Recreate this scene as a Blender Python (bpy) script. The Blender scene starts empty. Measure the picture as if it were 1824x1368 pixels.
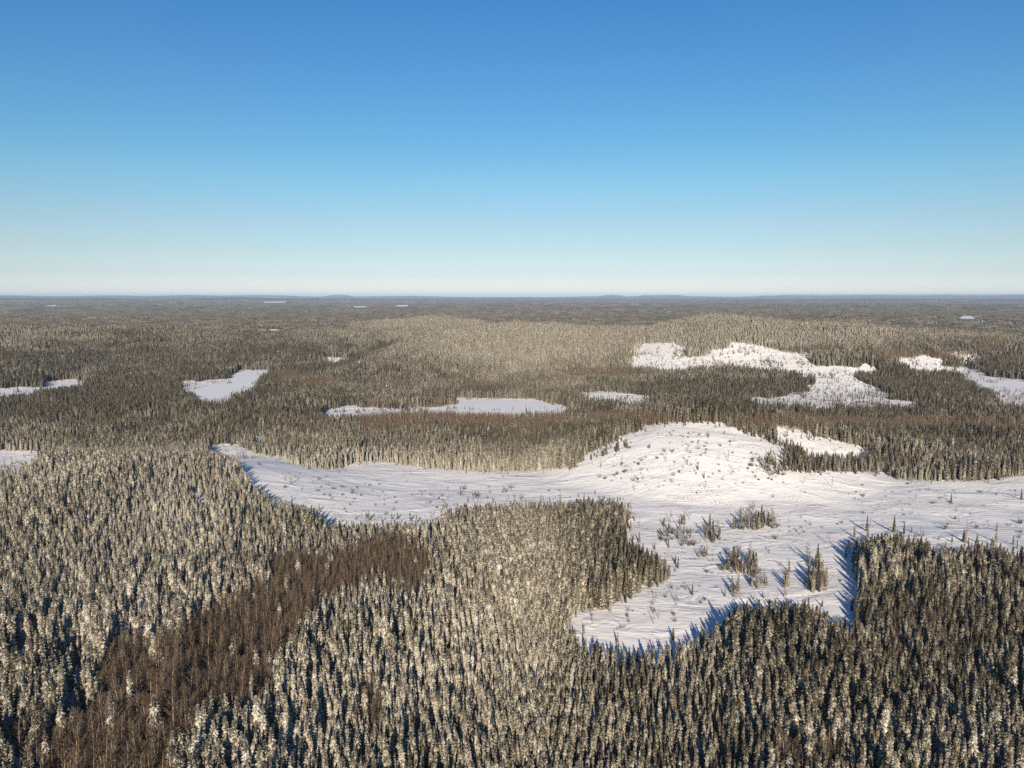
import bpy, math, random
import numpy as np
from mathutils import Vector, Matrix, Euler

# ------------------------------------------------------------------ camera, sky, sun, exposure
H = 120.0                       # camera height above the valley floor (m)
F = 1317.0                      # focal length in pixels of the 1824 px wide photograph
PITCH = math.atan(157.0 / F)
SUN_EL = 21.5
SUN_AZ = 182.0                  # compass bearing of the sun, camera looks towards 0 (= +Y)
scene = bpy.context.scene
cam_d = bpy.data.cameras.new("camera")
cam = bpy.data.objects.new("camera", cam_d)
scene.collection.objects.link(cam)
cam.location = (0, 0, H)
cam.rotation_euler = (math.pi / 2 - PITCH, 0, 0)
cam_d.sensor_width = 36.0
cam_d.lens = 36.0 * F / 1824.0
cam_d.clip_start = 1.0
cam_d.clip_end = 200000.0
scene.camera = cam

world = bpy.data.worlds.new("World")
scene.world = world
world.use_nodes = True
wn = world.node_tree
bg = wn.nodes["Background"]
sky = wn.nodes.new("ShaderNodeTexSky")
sky.sky_type = 'NISHITA'
sky.sun_disc = False
sky.sun_elevation = math.radians(SUN_EL)
sky.sun_rotation = math.radians(SUN_AZ)
sky.altitude = 0
sky.air_density = 1.0
sky.dust_density = 0.5
sky.ozone_density = 3.0
tc_ = wn.nodes.new("ShaderNodeTexCoord"); sp_ = wn.nodes.new("ShaderNodeSeparateXYZ")
wn.links.new(tc_.outputs["Generated"], sp_.inputs[0])
rp_ = wn.nodes.new("ShaderNodeValToRGB"); wn.links.new(sp_.outputs[2], rp_.inputs[0])
SKY_TONE = [(0.0, (1.06, 1.10, 1.42)), (0.010, (.86, .92, 1.15)), (0.0276, (0.672, 0.715, 0.90)), (0.0572, (0.612, 0.64, 0.715)), (0.0936, (0.580, 0.629, 0.664)),
            (0.1434, (0.490, 0.659, 0.682)), (0.1916, (0.392, 0.641, 0.708)), (0.2759, (0.322, 0.595, 0.755)), (0.3504, (0.257, 0.569, 0.771)), (0.55, (.20, .36, .55))]
while len(rp_.color_ramp.elements) < len(SKY_TONE): rp_.color_ramp.elements.new(0.5)
for e_, (p_, c_) in zip(rp_.color_ramp.elements, SKY_TONE): e_.position = p_; e_.color = (*c_, 1)
mx_ = wn.nodes.new("ShaderNodeMix"); mx_.data_type = 'RGBA'; mx_.blend_type = 'MULTIPLY'; mx_.inputs[0].default_value = 1.0
wn.links.new(sky.outputs[0], mx_.inputs[6]); wn.links.new(rp_.outputs[0], mx_.inputs[7])
wn.links.new(mx_.outputs[2], bg.inputs[0])
bg.inputs[1].default_value = 0.126

sd = bpy.data.lights.new("sun", 'SUN')
sun = bpy.data.objects.new("sun", sd)
scene.collection.objects.link(sun)
sd.energy = 4.8
sd.angle = math.radians(0.5)
sd.color = (1.0, 0.86, 0.69)
_a, _e = math.radians(SUN_AZ), math.radians(SUN_EL)
sdir = Vector((math.sin(_a) * math.cos(_e), math.cos(_a) * math.cos(_e), math.sin(_e)))
sun.rotation_euler = (-sdir).to_track_quat('-Z', 'Y').to_euler()
sun.location = sdir * 400

scene.view_settings.view_transform = 'Standard'
scene.view_settings.look = 'None'
scene.view_settings.gamma = 1.0
scene.view_settings.use_curve_mapping = False
scene.view_settings.exposure = 0.30
scene.render.engine = 'CYCLES'
scene.cycles.max_bounces = 4
scene.cycles.diffuse_bounces = 2
scene.cycles.volume_bounces = 0
scene.cycles.transparent_max_bounces = 4
scene.cycles.use_denoising = False

rng = np.random.default_rng(7)
random.seed(7)

# ------------------------------------------------------------------ noise and terrain
def _hash(ix, iy, s):
    n = (ix.astype(np.int64) * 374761393 + iy.astype(np.int64) * 668265263 + s * 974634777) & 0xFFFFFFFF
    n = ((n ^ (n >> 13)) * 1274126177) & 0xFFFFFFFF
    n = n ^ (n >> 16)
    return (n & 0xFFFFFF) / float(0xFFFFFF) * 2 - 1

def vnoise(x, y, s=0):
    ix, iy = np.floor(x), np.floor(y)
    fx, fy = x - ix, y - iy
    fx = fx * fx * fx * (fx * (fx * 6 - 15) + 10)
    fy = fy * fy * fy * (fy * (fy * 6 - 15) + 10)
    a, b = _hash(ix, iy, s), _hash(ix + 1, iy, s)
    c, d = _hash(ix, iy + 1, s), _hash(ix + 1, iy + 1, s)
    return (a + (b - a) * fx) * (1 - fy) + (c + (d - c) * fx) * fy

def sstep(a, b, x):
    t = np.clip((x - a) / (b - a), 0, 1)
    return t * t * (3 - 2 * t)

# lakes: outlines read off the photograph, laid on the valley floor in world metres
LAKES_PX = [
    [(328,694),(350,689),(385,681),(410,675),(415,666),(430,662),(455,659),(492,657),(492,660),(478,664),(470,672),(462,684),(452,697),(430,706),(410,714),(395,722),(380,726),(350,722),(335,708)],
    [(807,712),(849,710),(915,711),(978,715),(988,719),(1035,727),(1010,742),(940,750),(830,748),(784,742),(700,748),(603,752),(572,742),(576,729),(622,727),(685,728),(803,728)],
    [(-200,700),(0,693),(40,690),(70,688),(80,683),(135,677),(145,681),(110,700),(60,712),(0,720),(-200,725)],
    [(1715,671),(1727,656),(1751,663),(1775,671),(1824,681),(1950,690),(1950,712),(1824,710),(1751,700),(1731,686)],
]
FAR_PX = [   # (outline, level)
    ([(472,587),(500,585),(502,589),(480,590)], 5),
    ([(-60,543),(8,543),(8,545.5),(-60,546)], 14), ([(80,543.2),(112,543),(112,545),(80,545.6)], 14),
    ([(462,537.2),(516,536.6),(516,539),(465,539.6)], 20), ([(622,545.2),(664,545),(664,547.6),(622,547.6)], 14),
    ([(696,543.2),(738,543),(738,545.8),(696,545.8)], 14), ([(608,549),(624,549),(624,550.6),(608,550.6)], 12),
    ([(656,550),(668,550),(668,551.5),(656,551.5)], 12),
    ([(1298,543.6),(1336,543.2),(1336,545.2),(1300,545.4)], 14), ([(1340,540),(1352,541.5),(1350,543.4),(1342,543)], 16),
    ([(1700,566),(1722,562),(1745,564),(1736,568),(1710,568)], 10), ([(1790,574),(1816,573.6),(1816,577),(1790,577)], 8),
    ([(1736,571),(1760,570.5),(1762,573.5),(1740,573.6)], 8),
    ([(221,538.4),(232,540),(246,541.2),(246,542.6),(224,541.4)], 18), ([(262,533.6),(275,534),(274,536),(263,536)], 40),
    ([(292,536.6),(304,537),(303,539),(293,538.6)], 30),
]
ST, CT = math.sin(PITCH), math.cos(PITCH)
def proj(x, y, z):
    d = y * CT - (z - H) * ST
    d = np.maximum(d, 1e-3)
    return 912 + F * x / d, 684 - F * (y * ST + (z - H) * CT) / d

def unproj(u, v, z0=0.0):
    a, b = (u - 912) / F, (684 - v) / F
    dx, dy, dz = a, CT + b * ST, -ST + b * CT
    t = (z0 - H) / dz
    return dx * t, dy * t

LAKES = [(np.array([unproj(u, v, 0.0) for u, v in P]), 0.0) for P in LAKES_PX]
FARL = [(np.array([unproj(u, v, lv) for u, v in P]), float(lv)) for P, lv in FAR_PX]

def in_poly(P, x, y):
    r = np.zeros(x.shape, bool)
    n = len(P)
    for i in range(n):
        x0, y0 = P[i]; x1, y1 = P[(i + 1) % n]
        if y0 == y1: continue
        c = (y0 > y) != (y1 > y)
        r ^= c & (x < (x1 - x0) * (y - y0) / (y1 - y0) + x0)
    return r

def poly_dist(P, x, y):
    d = np.full(x.shape, 1e18)
    n = len(P)
    for i in range(n):
        ax, ay = P[i]; bx, by = P[(i + 1) % n]
        ex, ey = bx - ax, by - ay
        t = np.clip(((x - ax) * ex + (y - ay) * ey) / (ex * ex + ey * ey + 1e-9), 0, 1)
        d = np.minimum(d, (x - ax - t * ex) ** 2 + (y - ay - t * ey) ** 2)
    return np.sqrt(d)

def _dist(a, D):
    return D + (sstep(.42, .56, a) * 280 if D == 1400 else 0)
def _crest(P, r):       # (bearing, height) of a crest line from its place in the photograph
    out = []
    for u, v in P:
        k = (684 - v) / F
        a = math.atan((u - 912) / F)
        y = float(_dist(a, r)) * math.cos(a)
        out.append((a, H + y * (k * CT - ST) / (CT + k * ST)))
    return np.array(out)
ST, CT = math.sin(PITCH), math.cos(PITCH)
RANGES = [  # crest line, distance, front width, back width
    (_crest([(-600,650),(380,665),(560,650),(650,640),(700,622),(760,606),(820,595),(880,588),(930,585),(1000,587),(1060,592),(1110,595),(1150,592),(1200,580),(1240,573),(1275,571),(1340,575),(1430,582),(1550,590),(1650,599),(1750,605),(1850,606),(2300,606)], 1400), 1400, 430, 520),
    (_crest([(-600,590),(0,590),(120,589),(240,590),(330,592),(400,601),(450,606),(500,600),(540,591),(600,589),(660,580),(720,575),(780,573),(840,579),(900,588),(980,600),(1100,620),(2300,625)], 1850), 1850, 560, 520),
    (_crest([(-600,620),(1000,600),(1200,582),(1300,574),(1420,567),(1520,563),(1620,566),(1720,574),(1850,579),(2300,580)], 3700), 3700, 900, 900),
]
RANGES.append((_crest([(-600,531),(0,530.4),(110,531.6),(230,530),(330,531.4),(430,529.6),(560,531.4),(700,532.6),(900,534.6),(1200,534.2),(1350,533),(1500,532.2),(1700,532.6),(1824,531.6),(2300,532)], 16500), 16500, 2600, 2600))
RANGES.append((_crest([(-600,526),(-60,526.5),(0,526.3),(28,526),(110,527.7),(200,526),(270,527),(340,525),(400,526.6),(450,525.4),(500,526),(560,528.2),(580,528),(592,525.6),(605,524),(618,525.2),(632,528),(740,527),(800,528.4),(850,528.9),(970,529),(1065,527.6),
 (1078,525.6),(1092,524.6),(1104,526),(1114,527.9),(1136,527.2),(1146,525.2),(1172,524.6),(1202,525),(1222,527.4),(1300,528.6),(1340,527.8),(1352,526.6),(1364,526.2),(1374,526.8),(1390,525.2),(1424,523.8),(1540,524.3),(1700,523.3),(1780,524.1),(1805,523),(1860,523.4),(2300,524)], 31000), 31000, 5000, 6000))
BUMPS = [  # x, y, height, rx, ry, rotation (deg)
    (138, 542, 26, 132, 130, 0),       # snow mound
    (225, 580, 14, 150, 80, -10),      # its shoulder
    (-235, 425, 15, 170, 130, 0),      # wooded rise on the left
    (-60, 330, 5, 160, 130, 0),
    (230, 300, 4, 120, 90, 0),
]
def zt(x, y):
    x = np.asarray(x, float); y = np.asarray(y, float)
    r = np.hypot(x, y)
    z = vnoise(x / 310 + 3.1, y / 310 + 7.7, 1) * 2.6 * sstep(150, 500, r) + vnoise(x / 90, y / 90, 2) * 0.9
    z += (vnoise(x / 900, y / 900, 3) * 7 + vnoise(x / 400, y / 400, 4) * 4) * sstep(2100, 2800, r)
    z += (vnoise(x / 2600, y / 1500, 5) * 13 + 4) * sstep(2500, 5000, r)
    far = sstep(7000, 14000, r)
    z += far * (vnoise(x / 5200, y / 3300, 6) * 26 + 16 + vnoise(x / 1900, y / 1500, 8) * 9)
    vf = sstep(17000, 27000, r)
    z += vf * (vnoise(x / 9000, y / 7000, 7) * 16 + 8)
    az = np.degrees(np.arctan2(x, y))
    rim = sstep(27000, 36000, r)
    z += rim * (10 + 8 * vnoise(az / 4.2 + 5, az * 0, 9))
    aa = np.arctan2(x, y)
    best = np.zeros_like(z)
    for C_, D, wf, wb in RANGES:
        hh = np.maximum(0, np.interp(aa, C_[:, 0], C_[:, 1])) * (np.abs(aa) < 1.6)
        q = (r - _dist(aa, D) * (1 + .02 * vnoise(x / 500, y / 500, 61))) ; q = np.where(q < 0, q / wf, q / wb)
        best = np.maximum(best, hh * np.where(np.abs(q) < 1, np.cos(np.clip(q, -1, 1) * math.pi / 2) ** 2, 0))
    z = np.where(r > 12000, np.maximum(z, best), z + best + best * .06 * vnoise(x / 120, y / 120, 62))
    z += vnoise(x / 24, y / 24, 63) * .45 * (1 - sstep(700, 1200, r))
    for bx, by, h, rx, ry, ro in BUMPS:
        c, s = math.cos(math.radians(ro)), math.sin(math.radians(ro))
        dx, dy = x - bx, y - by
        q = ((dx * c + dy * s) / rx) ** 2 + ((dy * c - dx * s) / ry) ** 2
        z += h * np.maximum(0, 1 - q) ** 1.6
    for P, lv in LAKES + FARL:
        cx, cy = P.mean(0)
        R = math.hypot(cx, cy)
        blend = 45 if lv == 0 else 0.06 * R
        ext = np.abs(P - (cx, cy)).max() + blend + 20
        m = (np.abs(x - cx) < ext) & (np.abs(y - cy) < ext)
        if not m.any(): continue
        xx, yy = x[m], y[m]
        d = poly_dist(P, xx, yy)
        ins = in_poly(P, xx, yy)
        w = np.where(ins, 1.0, 1 - sstep(0, blend, d))
        z[m] = z[m] * (1 - w) + lv * w - np.where(ins, 0.6, 0.0)
    return z

# ------------------------------------------------------------------ land cover read from the photograph
SC = 2
U0, U1, V0, V1 = -320, 2150, 520, 1560
def raster(polys):
    g = np.zeros(((V1 - V0) * SC, (U1 - U0) * SC), bool)
    for P in polys:
        P = np.array(P, float)
        a = np.floor((P.min(0) - (U0, V0)) * SC).astype(int); b = np.ceil((P.max(0) - (U0, V0)) * SC).astype(int) + 1
        a = np.maximum(a, 0); b = np.minimum(b, (g.shape[1], g.shape[0]))
        uu, vv = np.meshgrid((np.arange(a[0], b[0]) + .5) / SC + U0, (np.arange(a[1], b[1]) + .5) / SC + V0)
        g[a[1]:b[1], a[0]:b[0]] |= in_poly(P, uu, vv)
    return g
def look(g, u, v):
    i = ((v - V0) * SC).astype(int); j = ((u - U0) * SC).astype(int)
    ok = (i >= 0) & (j >= 0) & (i < g.shape[0]) & (j < g.shape[1])
    return ok & g[np.clip(i, 0, g.shape[0] - 1), np.clip(j, 0, g.shape[1] - 1)]

C_MAIN = [(372,795),(400,790),(432,797),(445,806),(480,815),(508,818),(515,826),(560,835),(580,838),(610,836),(632,826),(680,824),(720,830),
 (760,836),(800,838),(860,842),(960,840),(1030,834),(1042,822),(1044,812),(1055,806),(1075,798),(1100,787),(1108,778),(1122,775),(1148,768),(1150,762),(1200,757),
 (1245,755),(1280,757),(1310,766),(1330,775),(1355,783),(1380,795),(1400,803),(1385,806),(1372,812),(1392,822),(1397,842),(1450,845),(1480,842),
 (1540,843),(1580,847),(1600,856),(1640,858),(1700,858),(1760,857),(1790,853),(1824,848),(1960,842),(1960,992),(1824,975),(1790,972),(1740,964),
 (1700,970),(1650,957),(1600,950),(1560,951),(1522,960),(1517,975),(1518,1000),(1522,1020),(1530,1045),(1528,1075),(1520,1092),(1500,1100),
 (1480,1094),(1465,1086),(1440,1068),(1420,1062),(1360,1068),(1320,1072),(1290,1096),(1260,1117),(1225,1132),(1180,1147),(1140,1152),(1100,1152),
 (1060,1142),(1030,1132),(1015,1112),(1016,1099),(1049,1088),(1082,1087),(1110,1075),(1131,1060),(1165,1047),(1192,1036),(1201,1022),(1189,995),
 (1170,984),(1153,973),(1131,965),(1120,950),(1115,935),(1125,921),(1120,896),(1095,887),(1060,884),(1040,884),(1000,894),(960,895),(900,895),
 (850,895),(820,900),(795,907),(782,920),(740,928),(700,926),(650,926),(610,928),(580,918),(560,905),(530,895),(490,885),(460,865),(440,840),
 (420,815),(390,805),(372,800)]
SNOWPX = [C_MAIN,
 [(1385,765),(1420,770),(1440,777),(1490,787),(1535,798),(1552,806),(1500,806),(1460,803),(1440,800),(1425,790),(1400,778),(1380,770)],
 [(1124,640),(1140,620),(1144,610),(1163,610),(1203,616),(1223,624),(1225,636),(1259,634),(1271,626),(1298,620),(1306,612),(1338,616),(1378,624),(1394,630),(1449,630),(1445,642),(1441,650),(1457,652),(1520,653),(1568,652),(1568,656),(1525,657),(1520,669),(1529,681),(1556,693),(1588,705),(1592,713),(1628,717),(1636,723),(1576,717),(1497,721),(1449,719),(1410,716),(1354,716),(1302,715),(1302,713.5),(1370,711),(1410,705),(1441,699),(1449,681),(1457,671),(1441,661),(1400,660),(1386,655),(1346,650),(1298,646),(1251,648),(1215,651),(1171,650),(1140,648)],
 [(1592,643),(1615,640),(1640,636),(1662,640),(1675,641),(1690,649),(1650,650),(1620,648)],
 [(1624,652),(1707,656),(1727,655),(1751,663),(1775,671),(1824,681),(1950,684),(1950,700),(1824,695),(1794,694),(1751,689),(1731,679),(1715,671),(1727,665),(1711,661),(1671,659),(1624,655)],
 [(1771,701),(1798,697),(1824,701),(1950,704),(1950,717),(1824,717),(1798,713),(1775,717)],
 [(1028,704),(1060,702),(1090,699.5),(1120,700),(1145,705),(1175,704),(1180,706),(1150,709),(1142,713),(1100,713),(1075,711),(1050,709)],
 [(335,690),(350,688),(385,680),(410,674),(415,665),(430,662),(455,659),(492,657),(492,659),(475,662),(462,668),(455,680),(448,690),(430,695),(410,700),(405,708),(395,712),(380,714),(356,713),(345,703)],
 [(315,686),(330,681),(350,678),(365,675),(400,675),(410,677),(385,683),(350,690),(335,692)],
 [(807,712),(849,710),(915,711),(978,715),(988,719),(1030,727),(997,729),(932,734),(830,732),(784,727),(807,724)],
 [(576,728),(622,726),(685,727),(803,725),(803,730),(724,731),(659,734),(603,736),(580,736)],
 [(-200,698),(0,693),(40,690),(70,688),(80,683),(145,675),(156,679),(100,689),(60,696),(0,704),(-200,712)],
 [(-200,795),(0,802),(80,806),(80,812),(55,817),(30,828),(0,828),(-200,832)],
 [(270,739.5),(290,738.5),(318,738),(331,740),(325,743),(305,741.5)], [(554,647),(579,641),(598,637),(620,635),(615,639),(595,642)],
 [(633,640),(642,641),(642,647),(634,646)], [(645,651),(665,655),(676,659),(650,656)], [(705,657),(720,658),(720,661),(705,660)],
 [(452,779),(476,781),(478,784),(452,783)],
 [(116,1232),(126,1206),(144,1186),(150,1196),(130,1232)], [(0,1345),(24,1332),(48,1318),(40,1336),(8,1362)], [(1688,1088),(1694,1080),(1702,1092),(1694,1096)],
] + [P for P, _ in FAR_PX]
G_SNOW = raster(SNOWPX)
G_BROWN = raster([[(190,1196),(205,1160),(240,1150),(300,1140),(330,1110),(360,1090),(420,1065),(455,1055),(490,1000),(530,988),(560,1008),(600,1000),(640,975),(690,965),
 (768,978),(778,1000),(740,1040),(700,1050),(640,1060),(560,1075),(545,1110),(540,1140),(510,1160),(490,1190),(500,1220),(480,1260),(400,1275),(370,1290),
 (340,1320),(300,1368),(300,1560),(70,1560),(85,1345),(150,1310),(200,1250),(185,1210)]])
BROWN_E = [(655,1262,26,42,.6),(1440,1352,62,32,.6),(1700,1120,48,70,.2),(1610,1150,30,60,.2),(60,1330,60,40,.35),(1320,1180,40,40,.1),
 (690,752,62,13,.85),(760,741,130,6,.7),(850,747,110,10,.75),(980,748,80,9,.6),(1110,744,70,9,.85),(1200,743,70,7,.6),(1400,750,170,10,.75),(1640,752,170,8,.8),(1824,758,90,8,.8),
 (1070,662,80,7,.8),(1000,671,40,6,.6),(855,684,40,6,.8),(905,684,30,4,.7),(720,684,18,7,.8),(560,676,40,9,.55),(505,668,22,8,.75),(310,672,30,6,.8),(330,626,32,5,.8),(290,668,20,4,.6),
 (1620,631,110,6,.75),(1770,612,26,12,.8),(1790,640,70,8,.8),(1440,622,80,4,.7),(1560,628,60,6,.7),(1350,617,40,3,.7),(520,788,60,10,.35),(940,756,60,8,.4),(560,760,50,10,.3),(1700,590,60,6,.3),(680,716,25,5,.3)]
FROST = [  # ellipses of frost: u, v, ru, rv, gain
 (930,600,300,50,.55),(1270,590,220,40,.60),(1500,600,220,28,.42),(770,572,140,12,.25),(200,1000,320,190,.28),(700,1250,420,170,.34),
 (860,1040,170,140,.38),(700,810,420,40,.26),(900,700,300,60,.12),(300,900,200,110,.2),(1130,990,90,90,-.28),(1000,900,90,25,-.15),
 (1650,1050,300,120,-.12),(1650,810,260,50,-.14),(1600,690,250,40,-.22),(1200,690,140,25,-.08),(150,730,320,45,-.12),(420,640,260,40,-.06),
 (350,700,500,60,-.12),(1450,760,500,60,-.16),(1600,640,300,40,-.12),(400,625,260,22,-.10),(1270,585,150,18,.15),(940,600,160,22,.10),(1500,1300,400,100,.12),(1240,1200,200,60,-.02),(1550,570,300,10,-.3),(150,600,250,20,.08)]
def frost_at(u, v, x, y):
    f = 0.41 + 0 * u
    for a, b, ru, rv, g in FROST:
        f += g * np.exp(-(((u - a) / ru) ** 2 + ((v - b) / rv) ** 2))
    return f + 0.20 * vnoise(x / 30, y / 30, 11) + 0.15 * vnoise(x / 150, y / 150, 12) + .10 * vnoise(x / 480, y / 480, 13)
def brown_at(u, v, x, y, rnd):
    b = look(G_BROWN, u + 14 * vnoise(x / 9, y / 9, 21) + 22 * vnoise(x / 30, y / 30, 24) + rng.normal(0, 5, x.shape),
             v + 8 * vnoise(x / 9, y / 9, 22) + 16 * vnoise(x / 30, y / 30, 25) + rng.normal(0, 6, x.shape)) & (rnd < .965)
    for a, c, ru, rv, p in BROWN_E:
        q = ((u - a) / ru) ** 2 + ((v - c) / rv) ** 2 + 0.5 * vnoise(x / 16, y / 16, 23)
        b |= (q < 1) & (rnd < p)
    return b

# horizon table: what the terrain itself hides from the camera
AZ = np.radians(np.linspace(-43, 43, 700)); RR = np.geomspace(80, 26000, 900)
_x = np.sin(AZ)[:, None] * RR; _y = np.cos(AZ)[:, None] * RR
_z = zt(_x.ravel(), _y.ravel()).reshape(_x.shape)
CM = np.maximum.accumulate((_z - H) / RR, axis=1)
def visible(x, y, z):
    r = np.hypot(x, y)
    i = np.clip(((np.arctan2(x, y) - AZ[0]) / (AZ[1] - AZ[0]) + .5).astype(int), 0, len(AZ) - 1)
    j = np.clip(np.searchsorted(RR, r * 0.992) - 1, 0, len(RR) - 1)
    return (z - H) / r >= CM[i, j] - 0.0008
def on_snow(x, y, z, h, jit=1.5, heights=(0, .3, .62, .92)):
    bad = np.zeros(x.shape, bool)
    for k in heights:
        zz = z + h * k
        u, v = proj(x, y, zz)
        if k == 0: v = v + 0.5
        fj = sstep(560, 900, np.hypot(x, y)) * (jit > 1)
        bad |= look(G_SNOW, u + jit * vnoise(x / 5, y / 5, 31) + fj * 10 * vnoise(x / 20, y / 20, 33), v + jit * .6 * vnoise(x / 5, y / 5, 32) + fj * 4.2 * vnoise(x / 22, y / 30, 34)) & visible(x, y, zz)
    return bad

def hit(u, v):
    """the point of the terrain seen at (u, v)"""
    a, b = (u - 912) / F, (684 - v) / F
    d = np.array([a, CT + b * ST, -ST + b * CT])
    t = np.geomspace(90, 20000, 2600)
    z = zt(d[0] * t, d[1] * t)
    k = np.nonzero(H + d[2] * t < z)[0]
    if len(k) == 0: return None
    k = k[0]; t0, t1 = t[k - 1], t[k]
    for _ in range(14):
        m = (t0 + t1) / 2
        if H + d[2] * m < zt(np.array([d[0] * m]), np.array([d[1] * m]))[0]: t1 = m
        else: t0 = m
    return d[0] * t1, d[1] * t1, float(zt(np.array([d[0] * t1]), np.array([d[1] * t1]))[0])

# ------------------------------------------------------------------ materials
def mat(name, rough=0.9, spec=0.15):
    m = bpy.data.materials.new(name); m.use_nodes = True
    n = m.node_tree.nodes; b = n["Principled BSDF"]
    b.inputs["Roughness"].default_value = rough
    b.inputs["Specular IOR Level"].default_value = spec
    return m, m.node_tree, b
def N(nt, t, **kw):
    n = nt.nodes.new(t)
    for k, v in kw.items(): setattr(n, k, v)
    return n
def mixc(nt, f, a, b):
    m = N(nt, "ShaderNodeMix", data_type='RGBA')
    for s, v in ((0, f), (6, a), (7, b)):
        if hasattr(v, "is_linked") or isinstance(v, bpy.types.NodeSocket): nt.links.new(v, m.inputs[s])
        else: m.inputs[s].default_value = v if s == 0 else (*v, 1)
    return m.outputs[2]
def math_(nt, op, a, b=None, clamp=False):
    m = N(nt, "ShaderNodeMath", operation=op, use_clamp=clamp)
    for s, v in ((0, a), (1, b)):
        if v is None: continue
        if isinstance(v, bpy.types.NodeSocket): nt.links.new(v, m.inputs[s])
        else: m.inputs[s].default_value = v
    return m.outputs[0]

def foliage(name, dark, mid, pale):
    m, nt, b = mat(name)
    at = N(nt, "ShaderNodeAttribute", attribute_name="frost")
    oi = N(nt, "ShaderNodeObjectInfo")
    j = math_(nt, 'MULTIPLY_ADD', oi.outputs["Random"], 0.30); j.node.inputs[2].default_value = -0.15
    f = math_(nt, 'ADD', at.outputs["Fac"], j, True)
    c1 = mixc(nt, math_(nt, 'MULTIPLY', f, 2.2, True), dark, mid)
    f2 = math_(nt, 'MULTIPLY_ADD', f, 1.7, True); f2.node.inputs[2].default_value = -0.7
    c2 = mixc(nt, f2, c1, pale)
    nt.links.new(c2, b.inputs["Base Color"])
    return m
M_SPRUCE = foliage("frosted_needles", (0.036, 0.031, 0.019), (0.262, 0.229, 0.163), (0.77, 0.715, 0.59))
def plain(name, col, var=0.25, scale=3.0):
    m, nt, b = mat(name)
    no = N(nt, "ShaderNodeTexNoise"); no.inputs["Scale"].default_value = scale; no.inputs["Detail"].default_value = 4
    tc = N(nt, "ShaderNodeTexCoord"); nt.links.new(tc.outputs["Object"], no.inputs["Vector"])
    nt.links.new(mixc(nt, no.outputs["Fac"], tuple(c * (1 - var) for c in col), tuple(min(1, c * (1 + var)) for c in col)), b.inputs["Base Color"])
    return m
M_BARK = plain("spruce_bark", (0.12, 0.10, 0.08))
M_POLE = plain("aspen_bark", (0.50, 0.38, 0.24), .3)
M_DEAD = plain("dead_wood", (0.30, 0.24, 0.19), .3)
m, nt, b = mat("bare_twigs")
oi = N(nt, "ShaderNodeObjectInfo")
at = N(nt, "ShaderNodeAttribute", attribute_name="frost")
cA = mixc(nt, oi.outputs["Random"], (0.064, 0.041, 0.025), (0.136, 0.090, 0.055))
nt.links.new(mixc(nt, at.outputs["Fac"], cA, (0.25, 0.21, 0.18)), b.inputs["Base Color"])
M_TWIG = m
M_SHRUB = foliage("shrub_twigs", (0.045, 0.040, 0.032), (0.17, 0.14, 0.11), (0.62, 0.60, 0.58))

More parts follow.
